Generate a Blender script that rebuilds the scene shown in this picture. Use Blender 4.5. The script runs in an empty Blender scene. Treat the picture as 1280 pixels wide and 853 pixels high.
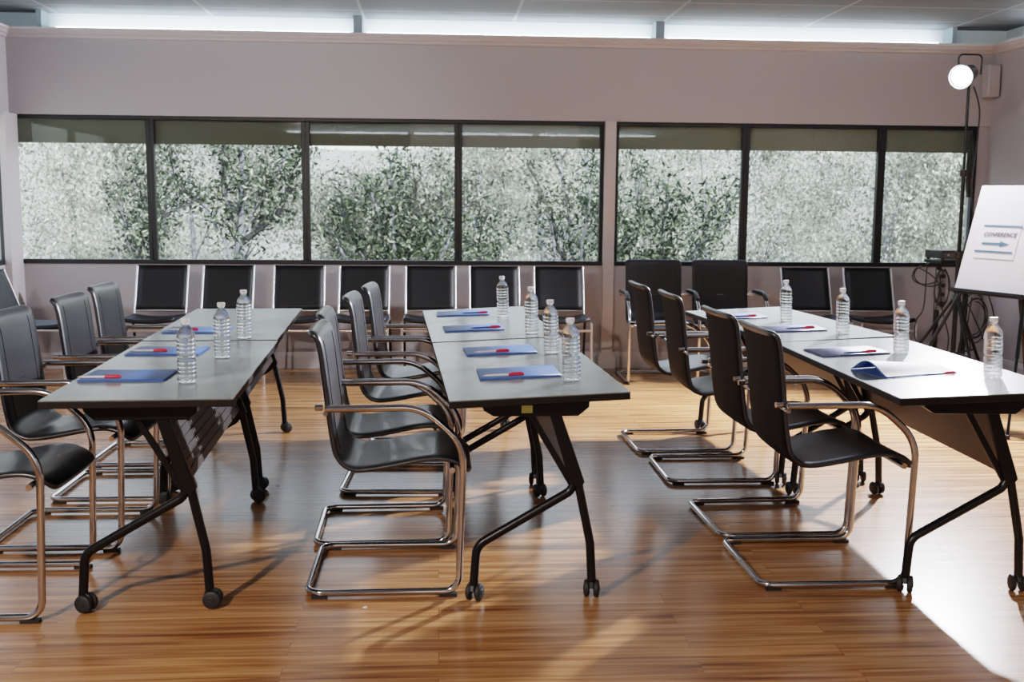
import bpy, math, random
import numpy as np
from mathutils import Vector, Matrix
R = random.Random(7)
scene = bpy.context.scene
col = scene.collection
PI = math.pi

# ------------------------------------------------------------------ materials
def nt(name):
    m = bpy.data.materials.new(name); m.use_nodes = True
    return m, m.node_tree, m.node_tree.nodes['Principled BSDF']
def simple(name, c, rough=.5, metal=0., spec=.5, bump=0., bscale=50., coat=0., var=0.):
    m, t, b = nt(name)
    b.inputs['Base Color'].default_value = (*c, 1)
    b.inputs['Roughness'].default_value = rough
    b.inputs['Metallic'].default_value = metal
    b.inputs['Specular IOR Level'].default_value = spec
    if coat: b.inputs['Coat Weight'].default_value = coat
    if bump or var:
        tc = t.nodes.new('ShaderNodeTexCoord')
        n = t.nodes.new('ShaderNodeTexNoise'); n.inputs['Scale'].default_value = bscale; n.inputs['Detail'].default_value = 5
        t.links.new(tc.outputs['Object'], n.inputs['Vector'])
        if bump:
            bp = t.nodes.new('ShaderNodeBump'); bp.inputs['Strength'].default_value = bump; bp.inputs['Distance'].default_value = .004
            t.links.new(n.outputs['Fac'], bp.inputs['Height']); t.links.new(bp.outputs['Normal'], b.inputs['Normal'])
        if var:
            r = t.nodes.new('ShaderNodeValToRGB')
            r.color_ramp.elements[0].color = (*[max(0, x * (1 - var)) for x in c], 1)
            r.color_ramp.elements[1].color = (*[min(1, x * (1 + var)) for x in c], 1)
            t.links.new(n.outputs['Fac'], r.inputs['Fac']); t.links.new(r.outputs['Color'], b.inputs['Base Color'])
    return m
def emit(name, c, s):
    m, t, b = nt(name)
    b.inputs['Base Color'].default_value = (*c, 1)
    b.inputs['Emission Color'].default_value = (*c, 1); b.inputs['Emission Strength'].default_value = s
    return m
M = {}
M['wall'] = simple('wall_paint', (.385, .362, .372), .75, bump=.12, bscale=160, var=.03)
M['trim'] = simple('trim_paint', (.47, .43, .43), .55)
M['frame_black'] = simple('black_window_frame', (.004, .005, .006), .45)
M['chrome'] = simple('chrome', (.62, .60, .60), .12, 1.)
M['steel'] = simple('satin_steel', (.62, .61, .60), .3, 1.)
M['black_metal'] = simple('black_powder_coat', (.006, .006, .007), .32, spec=.35)
M['black_plastic'] = simple('black_plastic', (.012, .012, .013), .4)
M['rubber'] = simple('rubber', (.02, .02, .022), .6)
M['leather'] = simple('black_leather', (.013, .014, .018), .34, spec=.9, bump=.10, bscale=45, coat=.08)
M['leather_back'] = simple('matte_black_back', (.007, .006, .006), .62, spec=.18)
M['wall_leather'] = simple('black_upholstery', (.009, .009, .010), .5, spec=.35, bump=.2, bscale=60)
M['stitch'] = simple('dark_piping', (.006, .006, .008), .6)
M['edge'] = simple('dark_table_edge', (.012, .008, .007), .5, spec=.3)
M['panel'] = simple('dark_wood_panel', (.022, .013, .010), .42, var=.3, bscale=9)
M['slot'] = emit('painted_slot_light', (.75, .75, .78), .25)  # light seen through the panel holes, painted as a faint glow
M['top'] = simple('grey_laminate_top', (.165, .185, .185), .24, spec=.85, bump=.05, bscale=220, var=.05)
M['folder'] = simple('blue_card', (.10, .19, .48), .45, spec=.4)
M['folder_pale'] = simple('slate_card', (.15, .17, .30), .42, spec=.45)
M['paper'] = simple('white_paper', (.8, .8, .82), .6)
M['pen_white'] = simple('pen_barrel', (.75, .72, .75), .3)
M['pen_blue'] = simple('pen_barrel_blue', (.05, .08, .22), .3)
M['pen_red'] = simple('pen_cap_red', (.62, .03, .06), .3)
M['cap'] = simple('white_cap', (.80, .78, .80), .4)
M['sticker'] = simple('yellow_sticker', (.62, .66, .22), .6)
M['board'] = simple('white_board', (.54, .50, .52), .6)
M['ink_blue'] = simple('blue_print', (.025, .075, .13), .6)
M['ink_dark'] = simple('dark_print', (.012, .01, .03), .6)
M['ink_green'] = simple('green_print', (.10, .17, .16), .6)
M['cable'] = simple('black_cable', (.012, .012, .012), .5)
M['outlet'] = simple('grey_plastic', (.22, .22, .23), .5)
M['shade'] = simple('olive_shade_fabric', (.27, .28, .22), .9, bump=.3, bscale=120, var=.15)
M['fascia'] = simple('cove_white', (.72, .80, .84), .8)
M['gap_shade'] = simple('cove_gap_shade', (.25, .30, .33), .8)  # grey for the dark gaps between the cove tubes
M['tube'] = emit('fluorescent_tube', (.84, .95, 1.0), 22.)
M['lamp'] = emit('studio_lamp_face', (.93, .92, 1.0), 160.)
M['hub'] = simple('wheel_hub', (.05, .05, .055), .35)

def glass_pane():
    m, t, b = nt('window_glass'); t.nodes.remove(b)
    o = t.nodes['Material Output']; mix = t.nodes.new('ShaderNodeMixShader')
    tr = t.nodes.new('ShaderNodeBsdfTransparent'); tr.inputs['Color'].default_value = (.93, .96, .95, 1)
    g = t.nodes.new('ShaderNodeBsdfGlossy'); g.inputs['Roughness'].default_value = .02
    f = t.nodes.new('ShaderNodeFresnel'); f.inputs['IOR'].default_value = 1.5
    t.links.new(f.outputs[0], mix.inputs[0]); t.links.new(tr.outputs[0], mix.inputs[1]); t.links.new(g.outputs[0], mix.inputs[2])
    t.links.new(mix.outputs[0], o.inputs['Surface'])
    return m
M['glass'] = glass_pane()
def bottle_mat():
    m, t, b = nt('clear_bottle')
    b.inputs['Base Color'].default_value = (.97, .97, 1, 1); b.inputs['Transmission Weight'].default_value = 1
    b.inputs['IOR'].default_value = 1.33; b.inputs['Roughness'].default_value = .02
    o = t.nodes['Material Output']; mix = t.nodes.new('ShaderNodeMixShader'); tr = t.nodes.new('ShaderNodeBsdfTransparent')
    mix.inputs[0].default_value = .30
    t.links.new(b.outputs[0], mix.inputs[1]); t.links.new(tr.outputs[0], mix.inputs[2]); t.links.new(mix.outputs[0], o.inputs['Surface'])
    return m
M['bottle'] = bottle_mat()

def floor_mat():
    m, t, b = nt('laminate_floor'); L = t.links; N = t.nodes
    tc = N.new('ShaderNodeTexCoord')
    br = N.new('ShaderNodeTexBrick'); br.offset = .37; br.inputs['Scale'].default_value = 1
    br.inputs['Brick Width'].default_value = 1.25; br.inputs['Row Height'].default_value = .095
    br.inputs['Mortar Size'].default_value = .0012; br.inputs['Mortar Smooth'].default_value = .2
    br.inputs['Color1'].default_value = (.25, .25, .25, 1); br.inputs['Color2'].default_value = (.95, .95, .95, 1); br.inputs['Mortar'].default_value = (.0, .0, .0, 1)
    br.inputs['Bias'].default_value = 0
    L.new(tc.outputs['Object'], br.inputs['Vector'])
    # plank-shifted grain
    add = N.new('ShaderNodeVectorMath'); add.operation = 'MULTIPLY_ADD'
    L.new(br.outputs['Color'], add.inputs[0]); add.inputs[1].default_value = (7, 3, 0); L.new(tc.outputs['Object'], add.inputs[2])
    mp = N.new('ShaderNodeMapping'); mp.inputs['Scale'].default_value = (.9, 19, 1); L.new(add.outputs[0], mp.inputs[0])
    n1 = N.new('ShaderNodeTexNoise'); n1.inputs['Scale'].default_value = 1.6; n1.inputs['Detail'].default_value = 6; n1.inputs['Roughness'].default_value = .55
    n1.inputs['Distortion'].default_value = .5
    L.new(mp.outputs[0], n1.inputs['Vector'])
    mp2 = N.new('ShaderNodeMapping'); mp2.inputs['Scale'].default_value = (2.2, 85, 1); L.new(add.outputs[0], mp2.inputs[0])
    n2 = N.new('ShaderNodeTexNoise'); n2.inputs['Scale'].default_value = 1; n2.inputs['Detail'].default_value = 4; L.new(mp2.outputs[0], n2.inputs['Vector'])
    r1 = N.new('ShaderNodeValToRGB'); e = r1.color_ramp.elements
    e[0].position = .30; e[0].color = (.17, .066, .028, 1); e[1].position = .72; e[1].color = (.70, .41, .20, 1)
    k = e.new(.44); k.color = (.40, .185, .072, 1); k = e.new(.56); k.color = (.55, .29, .125, 1)
    L.new(n1.outputs['Fac'], r1.inputs['Fac'])
    mx = N.new('ShaderNodeMixRGB'); mx.blend_type = 'MULTIPLY'; mx.inputs[0].default_value = .55
    r2 = N.new('ShaderNodeValToRGB'); r2.color_ramp.elements[0].position = .3; r2.color_ramp.elements[0].color = (.55, .5, .48, 1); r2.color_ramp.elements[1].position = .7; r2.color_ramp.elements[1].color = (1.15, 1.15, 1.15, 1)
    L.new(n2.outputs['Fac'], r2.inputs['Fac']); L.new(r1.outputs[0], mx.inputs[1]); L.new(r2.outputs[0], mx.inputs[2])
    mx2 = N.new('ShaderNodeMixRGB'); mx2.blend_type = 'MULTIPLY'; mx2.inputs[0].default_value = .5
    r3 = N.new('ShaderNodeValToRGB'); r3.color_ramp.elements[0].color = (.12, .1, .1, 1); r3.color_ramp.elements[1].position = .3; r3.color_ramp.elements[1].color = (.78, .75, .72, 1)
    k = r3.color_ramp.elements.new(1.); k.color = (1.15, 1.12, 1.1, 1)
    L.new(br.outputs['Color'], r3.inputs['Fac']); L.new(mx.outputs[0], mx2.inputs[1]); L.new(r3.outputs[0], mx2.inputs[2])
    L.new(mx2.outputs[0], b.inputs['Base Color'])
    b.inputs['Roughness'].default_value = .23; b.inputs['Specular IOR Level'].default_value = .55
    bp = N.new('ShaderNodeBump'); bp.inputs['Strength'].default_value = .12; bp.inputs['Distance'].default_value = .002
    ad = N.new('ShaderNodeMath'); ad.operation = 'ADD'; L.new(n2.outputs['Fac'], ad.inputs[0]); L.new(br.outputs['Color'], ad.inputs[1])
    L.new(ad.outputs[0], bp.inputs['Height']); L.new(bp.outputs[0], b.inputs['Normal'])
    return m
M['floor'] = floor_mat()
def ceil_mat():
    m, t, b = nt('ceiling_tiles'); L = t.links; N = t.nodes
    tc = N.new('ShaderNodeTexCoord'); mp = N.new('ShaderNodeMapping'); mp.inputs['Location'].default_value = (.60, .30, 0)
    br = N.new('ShaderNodeTexBrick'); br.offset = 0; br.inputs['Scale'].default_value = 1
    br.inputs['Brick Width'].default_value = 1.22; br.inputs['Row Height'].default_value = .61; br.inputs['Mortar Size'].default_value = .012
    br.inputs['Color1'].default_value = (.18, .20, .22, 1); br.inputs['Color2'].default_value = (.24, .26, .28, 1); br.inputs['Mortar'].default_value = (.38, .40, .42, 1)
    L.new(tc.outputs['Object'], mp.inputs[0]); L.new(mp.outputs[0], br.inputs['Vector'])
    n = N.new('ShaderNodeTexNoise'); n.inputs['Scale'].default_value = 90; L.new(tc.outputs['Object'], n.inputs['Vector'])
    mx = N.new('ShaderNodeMixRGB'); mx.blend_type = 'MULTIPLY'; mx.inputs[0].default_value = .5
    L.new(br.outputs[0], mx.inputs[1]); L.new(n.outputs['Fac'], mx.inputs[2]); L.new(mx.outputs[0], b.inputs['Base Color'])
    bp = N.new('ShaderNodeBump'); bp.inputs['Strength'].default_value = .4; bp.inputs['Distance'].default_value = .004
    L.new(n.outputs['Fac'], bp.inputs['Height']); L.new(bp.outputs[0], b.inputs['Normal'])
    b.inputs['Roughness'].default_value = .9
    return m
M['ceiling'] = ceil_mat()
def leaf_mat(name, stops, trans=.35, clump=0):
    m, t, b = nt(name); L = t.links; N = t.nodes
    g = N.new('ShaderNodeNewGeometry'); r = N.new('ShaderNodeValToRGB'); e = r.color_ramp.elements
    e[0].position = stops[0][0]; e[0].color = (*stops[0][1], 1); e[1].position = stops[-1][0]; e[1].color = (*stops[-1][1], 1)
    for p, c in stops[1:-1]:
        k = e.new(p); k.color = (*c, 1)
    if clump:
        tc = N.new('ShaderNodeTexCoord'); no = N.new('ShaderNodeTexNoise'); no.inputs['Scale'].default_value = clump; no.inputs['Detail'].default_value = 5; no.inputs['Roughness'].default_value = .6
        L.new(tc.outputs['Object'], no.inputs['Vector'])
        ma = N.new('ShaderNodeMapRange'); ma.inputs['From Min'].default_value = .40; ma.inputs['From Max'].default_value = .62; L.new(no.outputs['Fac'], ma.inputs['Value'])
        mi = N.new('ShaderNodeMix'); mi.inputs[0].default_value = .72; L.new(g.outputs['Random Per Island'], mi.inputs[2]); L.new(ma.outputs[0], mi.inputs[3]); L.new(mi.outputs[0], r.inputs['Fac'])
    else:
        L.new(g.outputs['Random Per Island'], r.inputs['Fac'])
    d = N.new('ShaderNodeBsdfDiffuse'); tr = N.new('ShaderNodeBsdfTranslucent'); mx = N.new('ShaderNodeMixShader'); mx.inputs[0].default_value = trans
    L.new(r.outputs[0], d.inputs['Color']); L.new(r.outputs[0], tr.inputs['Color'])
    L.new(d.outputs[0], mx.inputs[1]); L.new(tr.outputs[0], mx.inputs[2]); L.new(mx.outputs[0], N['Material Output'].inputs['Surface'])
    return m
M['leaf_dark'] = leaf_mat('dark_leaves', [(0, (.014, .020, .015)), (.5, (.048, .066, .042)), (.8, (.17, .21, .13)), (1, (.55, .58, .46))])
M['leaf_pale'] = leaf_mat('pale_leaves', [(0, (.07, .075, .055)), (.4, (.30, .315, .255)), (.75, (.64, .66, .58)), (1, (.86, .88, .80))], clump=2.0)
M['leaf_grey'] = leaf_mat('grey_leaves', [(0, (.04, .043, .035)), (.5, (.17, .18, .145)), (1, (.56, .58, .50))], clump=1.7)
M['bark'] = simple('grey_bark', (.16, .17, .19), .8, bump=.5, bscale=30, var=.4)
M['bark_dark'] = simple('dark_bark', (.03, .03, .032), .8)
M['hill'] = simple('dry_hill', (.27, .27, .24), .95, bump=.5, bscale=.8, var=.35)

# ------------------------------------------------------------------ mesh builder
class MB:
    def __init__(s): s.v = []; s.f = []
    def add(s, vs, fs, mat=None):
        k = len(s.v)
        s.v += [tuple(mat @ Vector(v)) if mat is not None else tuple(v) for v in vs]
        s.f += [tuple(i + k for i in f) for f in fs]; return s
    def box(s, a, b, mat=None):
        x0, y0, z0 = a; x1, y1, z1 = b
        return s.add([(x0,y0,z0),(x1,y0,z0),(x1,y1,z0),(x0,y1,z0),(x0,y0,z1),(x1,y0,z1),(x1,y1,z1),(x0,y1,z1)],
                     [(3,2,1,0),(4,5,6,7),(0,1,5,4),(1,2,6,5),(2,3,7,6),(3,0,4,7)], mat)
    def prism(s, poly, lo, hi, axis='y', mat=None):     # poly in the other two axes, extruded along axis
        n = len(poly); P = []
        for h in (lo, hi):
            for a, b in poly:
                P.append((a, h, b) if axis == 'y' else ((h, a, b) if axis == 'x' else (a, b, h)))
        F = [tuple(range(n)), tuple(range(2*n-1, n-1, -1))] + [(i, i+n, (i+1) % n + n, (i+1) % n) for i in range(n)]
        return s.add(P, F, mat)
    def tube(s, path, r, seg=10, closed=False, cap=True, mat=None):
        P = [Vector(p) for p in path]; n = len(P)
        rs = r if isinstance(r, (list, tuple)) else [r]*n
        T = []
        for i in range(n):
            if closed: d = P[(i+1) % n] - P[i-1]
            else: d = P[min(i+1, n-1)] - P[max(i-1, 0)]
            T.append(d.normalized())
        u = T[0].orthogonal().normalized(); V = []
        for i in range(n):
            u = (u - T[i]*u.dot(T[i])).normalized(); w = T[i].cross(u)
            for k in range(seg):
                a = 2*PI*k/seg; V.append(P[i] + (u*math.cos(a) + w*math.sin(a))*rs[i])
        F = []
        for i in range(n if closed else n-1):
            j = (i+1) % n
            for k in range(seg):
                F.append((i*seg+k, i*seg+(k+1) % seg, j*seg+(k+1) % seg, j*seg+k))
        if cap and not closed: F += [tuple(range(seg-1, -1, -1)), tuple((n-1)*seg+k for k in range(seg))]
        return s.add(V, F, mat)
    def lathe(s, prof, seg=24, c=(0,0,0), mat=None):   # prof (r,z) closed to axis by caps
        V = []; F = []; n = len(prof)
        for r_, z in prof:
            for k in range(seg):
                a = 2*PI*k/seg; V.append((c[0]+r_*math.cos(a), c[1]+r_*math.sin(a), c[2]+z))
        for i in range(n-1):
            for k in range(seg): F.append((i*seg+k, i*seg+(k+1) % seg, (i+1)*seg+(k+1) % seg, (i+1)*seg+k))
        F += [tuple(range(seg-1, -1, -1)), tuple((n-1)*seg+k for k in range(seg))]
        return s.add(V, F, mat)
    def build(s, name, m, parent=None, smooth=True, bevel=0, angle=40):
        me = bpy.data.meshes.new(name); me.from_pydata(s.v, [], s.f); me.update()
        if smooth:
            me.shade_smooth(); me.set_sharp_from_angle(angle=math.radians(angle))
        me.materials.append(M[m] if isinstance(m, str) else m)
        o = bpy.data.objects.new(name, me); col.objects.link(o)
        if parent: o.parent = parent
        if bevel:
            b = o.modifiers.new('bevel', 'BEVEL'); b.width = bevel; b.segments = 2; b.limit_method = 'ANGLE'
        return o
def fillet(pts, rad, n=6):
    P = [Vector(p) for p in pts]; out = [P[0]]
    rads = rad if isinstance(rad, (list, tuple)) else [rad]*(len(P)-2)
    for i in range(1, len(P)-1):
        a = (P[i-1]-P[i]); b = (P[i+1]-P[i]); ang = a.angle(b); r = rads[i-1]
        d = min(r/math.tan(ang/2), a.length*.49, b.length*.49); r = d*math.tan(ang/2)
        a.normalize(); b.normalize(); p0 = P[i]+a*d; p1 = P[i]+b*d
        c = P[i]+(a+b).normalized()*(r/math.sin(ang/2))
        v0 = p0-c; v1 = p1-c; w = v0.angle(v1)
        for k in range(n+1):
            t = k/n; out.append(c+(v0*math.sin((1-t)*w)+v1*math.sin(t*w))/math.sin(w))
    out.append(P[-1]); return out
def rotz(a): return Matrix.Rotation(a, 4, 'Z')

def tag(o, label=None, cat=None, group=None, kind=None):
    if label: o['label'] = label
    if cat: o['category'] = cat
    if group: o['group'] = group
    if kind: o['kind'] = kind
    return o
def thing(name, label, cat, group=None):
    o = bpy.data.objects.new(name, None); o.empty_display_size = .1; col.objects.link(o)
    return tag(o, label, cat, group)
def copy_tree(o, parent=None):
    kids = [c for c in bpy.data.objects if c.parent == o]
    c = o.copy(); col.objects.link(c); c.parent = parent
    for k in kids: copy_tree(k, c)
    return c
def struct(name, mb, m, **k): return tag(mb.build(name, m, **k), kind='structure')

# ------------------------------------------------------------------ camera
F_PX = 1365.58
def camera():
    pitch, roll, yaw, H = .1267, .0080, .0677, 1.3803
    cy, sy, cp, sp = math.cos(yaw), math.sin(yaw), math.cos(pitch), math.sin(pitch)
    Fw = Vector((sy*cp, cy*cp, -sp)); Rt = Vector((cy, -sy, 0)); U = Rt.cross(Fw)
    R2 = Rt*math.cos(roll)+U*math.sin(roll); U2 = -Rt*math.sin(roll)+U*math.cos(roll)
    c = bpy.data.cameras.new('camera'); o = bpy.data.objects.new('camera', c); col.objects.link(o)
    c.sensor_width = 36; c.lens = F_PX*36/1280; c.clip_end = 300
    o.matrix_world = Matrix(((R2.x, U2.x, -Fw.x, 0), (R2.y, U2.y, -Fw.y, 0), (R2.z, U2.z, -Fw.z, H), (0, 0, 0, 1)))
    c.dof.use_dof = True; c.dof.focus_distance = 4.8; c.dof.aperture_fstop = 4.5
    scene.camera = o
camera()

# ------------------------------------------------------------------ room shell
XL, XR, YB, YF = -3.38, 4.62, 9.05, -4.0
CZ, CR, HD, SILL = 2.855, 2.705, 2.04, .895
struct('floor', MB().box((XL-.3, YF-.3, -.05), (XR+.3, YB+.3, 0)), 'floor', smooth=False)
struct('ceiling', MB().box((XL-.35, YF-.35, CZ), (XR+.35, YB+.4, CZ+.05)), 'ceiling', smooth=False)
w = MB(); w.box((XL-.25, YB-.03, HD), (XR+.2, YB+.12, CR-.02))            # soffit over the windows
w.box((XL-.25, YB, 0), (XR+.2, YB+.14, SILL-.035))
w.box((4.53, YB, SILL-.035), (XR+.2, YB+.14, HD))
w.box((XL-.25, YB+.12, CR-.13), (XR+.2, YB+.42, CR-.09))
struct('wall_back', w, 'wall', smooth=False)
w = MB(); w.box((1.362, YB-.055, 0), (1.452, YB+.10, HD))
w.box((1.335, YB-.075, 0), (1.478, YB, .10)); w.box((1.343, YB-.065, .10), (1.470, YB, .125))
struct('wall_pillar', w, 'trim', smooth=False)
# left wall: upper band, low wall, corner post, one side window
w = MB(); w.box((XL-.14, YF, HD), (XL, YB, CR-.02)); w.box((XL-.14, YF, 0), (XL, YB, SILL-.035)); w.box((XL-.14, YF, SILL-.035), (XL, 6.2, HD))
w.box((XL-.14, 8.93, SILL-.035), (XL, YB, HD))
struct('wall_left', w, 'wall', smooth=False)
w = MB(); w.box((XR, YF, 0), (XR+.14, YB, CR-.02)); struct('wall_right', w, 'wall', smooth=False)
w = MB(); w.box((XL-.25, YF-.14, 0), (XR+.2, YF, CR-.02)); struct('wall_front', w, 'wall', smooth=False)
# trims
struct('trim_1', MB().box((XL+.0, 8.80, 0), (XL+.05, YB, HD)), 'trim', smooth=False)
def crown(name, p0, p1, inward):
    # stepped moulding profile swept between two corners; inward = unit vector into the room
    m = MB(); d = Vector((p1[0]-p0[0], p1[1]-p0[1], 0)).normalized(); n = Vector(inward)
    prof = [(-.12, CR), (.050, CR), (.050, CR-.018), (.042, CR-.024), (.034, CR-.034), (.034, CR-.045), (.018, CR-.058), (.012, CR-.075), (0, CR-.080), (-.12, CR-.08)]
    V = []
    for p, s in ((p0, -1), (p1, 1)):
        for a, z in prof:
            q = Vector((p[0], p[1], 0)) + n*a - d*s*a; V.append((q.x, q.y, z))
    k = len(prof); F = [tuple(range(k)), tuple(range(2*k-1, k-1, -1))]+[(i, (i+1) % k, (i+1) % k+k, i+k) for i in range(k)]
    m.add(V, F); struct(name, m, 'trim', angle=25)
crown('trim_2', (XL, YB-.03), (XR, YB-.03), (0, -1, 0))
crown('trim_3', (XL, YF), (XL, YB-.03), (1, 0, 0))
crown('trim_4', (XR, YB-.03), (XR, YF), (-1, 0, 0))
crown('trim_5', (XR, YF), (XL, YF), (0, 1, 0))
# cove fascia above the crown, set back
w = MB(); g = .20
w.box((XL-g-.05, YB+g, CR-.12), (XR+g+.05, YB+g+.03, CZ)); w.box((XL-g-.03, YF-g, CR-.12), (XL-g, YB+g, CZ))
w.box((XR+g, YF-g, CR-.12), (XR+g+.03, YB+g, CZ)); w.box((XL-g, YF-g-.03, CR-.12), (XR+g, YF-g, CZ))
w.box((XL-g, YF-g, CR-.12), (XL-.1, YB+g, CR-.09)); w.box((XR+.1, YF-g, CR-.12), (XR+g, YB+g, CR-.09)); w.box((XL-g, YF-g, CR-.12), (XR+g, YF-.1, CR-.09))
struct('wall_cove', w, 'fascia', smooth=False)
w = MB()  # dividers added to darken the gaps between the tubes
for x in (-3.14, -.645, 1.81, 4.29): w.box((x-.035 if abs(x) < 3 else x-.02, YB+.03, CR-.09), (x+.035 if abs(x) < 3 else x+.02, YB+g, CZ))
struct('trim_gap_shade', w, 'gap_shade', smooth=False)
# baseboards
def base(name, a, b, n):
    m = MB(); d = Vector(b)-Vector(a); L = d.length; ang = math.atan2(d.y, d.x)
    mt = Matrix.Translation((a[0], a[1], 0)) @ rotz(ang)
    m.prism([(0, 0), (-.018, 0), (-.018, .10), (-.012, .112), (-.006, .13), (0, .135)], 0, L, 'x', mt)
    struct(name, m, 'trim', angle=25)
base('baseboard_back', (XL, YB), (XR, YB), None)
base('baseboard_right', (XR, YB), (XR, YF), None)
base('baseboard_left', (XL, YF), (XL, YB), None)

# windows
def window(n, x0, x1):
    f = MB(); y0, y1 = YB+.0, YB+.05; t = .032
    f.box((x0, y0-.012, SILL-.035), (x1, y1, SILL)); f.box((x0, y0, HD-.03), (x1, y1, HD+.0))
    f.box((x0, y0, SILL), (x0+t, y1, HD-.03)); f.box((x1-t, y0, SILL), (x1, y1, HD-.03))
    o = struct('window_%d' % n, f, 'frame_black', bevel=.003)
    MB().add([(x0+t, y1-.02, SILL), (x1-t, y1-.02, SILL), (x1-t, y1-.02, HD-.03), (x0+t, y1-.02, HD-.03)], [(0, 1, 2, 3)]).build('pane', 'glass', o, smooth=False)
edges = [(XL, -2.307), (-2.307, -1.074), (-1.074, .163), (.163, 1.362), (1.452, 2.55), (2.55, 3.709), (3.709, 4.53)]
for i, (a, b) in enumerate(edges): window(i+1, a, b)
shade_l = ['rolled down edge of the olive shade atop the far left window pane', 'olive shade edge above the window pane with the forked tree',
           'olive shade edge above the third window pane from the left', 'olive shade edge on the pane just left of the white pillar',
           'olive shade edge on the pane just right of the white pillar', 'olive shade edge above the second pane right of the pillar',
           'olive shade edge on the narrow window pane behind the lamp stand']
for i, (a, b) in enumerate(edges):
    t = thing('roller_shade', shade_l[i], 'window shade', 'roller shades along the windows')
    t.location = ((a+b)/2, YB+.08, HD-.02); h = (b-a)/2-.005
    m = MB(); nx = 24
    V = []; F = []
    for k in range(nx+1):
        x = -h+2*h*k/nx
        for z in (0, -.19): V.append((x, .003*math.sin(x*7+i), z))
    for k in range(nx): F.append((2*k, 2*k+1, 2*k+3, 2*k+2))
    m.add(V, F).build('fabric', 'shade', t)
    MB().box((-h, -.008, -.197), (h, .008, -.185)).build('bottom_rail', 'shade', t)
# side window in the left wall
f = MB()
for a, b in [((XL-.06, 6.2, SILL-.035), (XL+.0, 8.93, SILL)), ((XL-.06, 6.2, HD-.03), (XL, 8.93, HD)), ((XL-.06, 6.2, SILL), (XL, 6.24, HD)), ((XL-.06, 7.55, SILL), (XL, 7.60, HD)), ((XL-.06, 8.88, SILL), (XL, 8.93, HD))]: f.box(a, b)
o = struct('window_8', f, 'frame_black', smooth=False)
MB().add([(XL-.03, 6.2, SILL), (XL-.03, 8.93, SILL), (XL-.03, 8.93, HD), (XL-.03, 6.2, HD)], [(0, 1, 2, 3)]).build('pane', 'glass', o, smooth=False)

# cove fluorescent tubes
def tube_light(p0, p1, label):
    t = thing('fluorescent_light', label, 'light', 'cove lights behind the crown moulding')
    a, b = Vector(p0), Vector(p1); c = (a+b)/2; t.location = c; d = (b-a); L = d.length; mt = rotz(math.atan2(d.y, d.x))
    MB().box((-L/2, -.03, -.12), (L/2, .03, -.035), mt).build('housing', 'cap', t)
    MB().tube([(-L/2+.02, 0, 0), (L/2-.02, 0, 0)], .019, 12, mat=mt).build('tube', 'tube', t)
    for s in (-1, 1): MB().box((s*(L/2-.01)-.01, -.012, -.05), (s*(L/2-.01)+.01, .012, .014), mt).build('socket', 'cap', t)
zt = CR+.012
for (a, b), nm in zip([(-3.05, -.69), (-.60, 1.76), (1.86, 4.20)], ['left', 'middle', 'right']):
    tube_light((a, YB+.10, zt), (b, YB+.10, zt), 'white cove tube above the windows, %s one of three' % nm)
for k, (y0, y1) in enumerate([(6.1, 8.55), (3.5, 5.95), (.9, 3.35), (-1.7, .75)]):
    tube_light((XR+.11, y0, zt), (XR+.11, y1, zt), 'cove tube over the right hand wall' + (' nearest the back corner' if k == 0 else ', further forward'))
    tube_light((XL-.11, y0, zt), (XL-.11, y1, zt), 'cove tube over the left hand wall' + (' nearest the back corner' if k == 0 else ', further forward'))
for x0 in (-3.0, -.5, 2.0): tube_light((x0, YF-.11, zt), (x0+2.4, YF-.11, zt), 'cove tube over the wall opposite the windows')

# ------------------------------------------------------------------ cantilever chair (local: faces +X)
def shell(mb_pts, half, thick, corner=.05, nw=8):
    # profile points (x,z), returns mesh sheet with rounded end corners
    P = [Vector((a, 0, b)) for a, b in mb_pts]
    # catmull-rom resample
    Q = []
    n = len(P)
    for i in range(n-1):
        p0, p1, p2, p3 = P[max(i-1, 0)], P[i], P[i+1], P[min(i+2, n-1)]
        for k in range(4):
            t = k/4
            Q.append(.5*((2*p1)+(-p0+p2)*t+(2*p0-5*p1+4*p2-p3)*t*t+(-p0+3*p1-3*p2+p3)*t**3))
    Q.append(P[-1]); S = [0]
    for i in range(1, len(Q)): S.append(S[-1]+(Q[i]-Q[i-1]).length)
    tot = S[-1]; V = []; F = []
    for q, s in zip(Q, S):
        e = min(s, tot-s); hw = half
        if e < corner: hw = half-corner+math.sqrt(max(0, corner**2-(corner-e)**2))
        for k in range(nw+1):
            u = -1+2*k/nw
            V.append((q.x-.010*(1-u*u)*(1 if q.z > .5 else 0), u*hw, q.z-.006*(1-u*u)*(1 if q.z < .5 else 0)))
    for i in range(len(Q)-1):
        for k in range(nw): F.append((i*(nw+1)+k, (i+1)*(nw+1)+k, (i+1)*(nw+1)+k+1, i*(nw+1)+k+1))
    return V, F, Q
PROF = [(-.249, .918), (-.233, .921), (-.216, .903), (-.204, .85), (-.192, .75), (-.181, .65), (-.169, .56), (-.152, .485), (-.105, .447), (-.04, .447), (.05, .462), (.14, .479), (.21, .483), (.265, .468), (.312, .430)]
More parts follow.
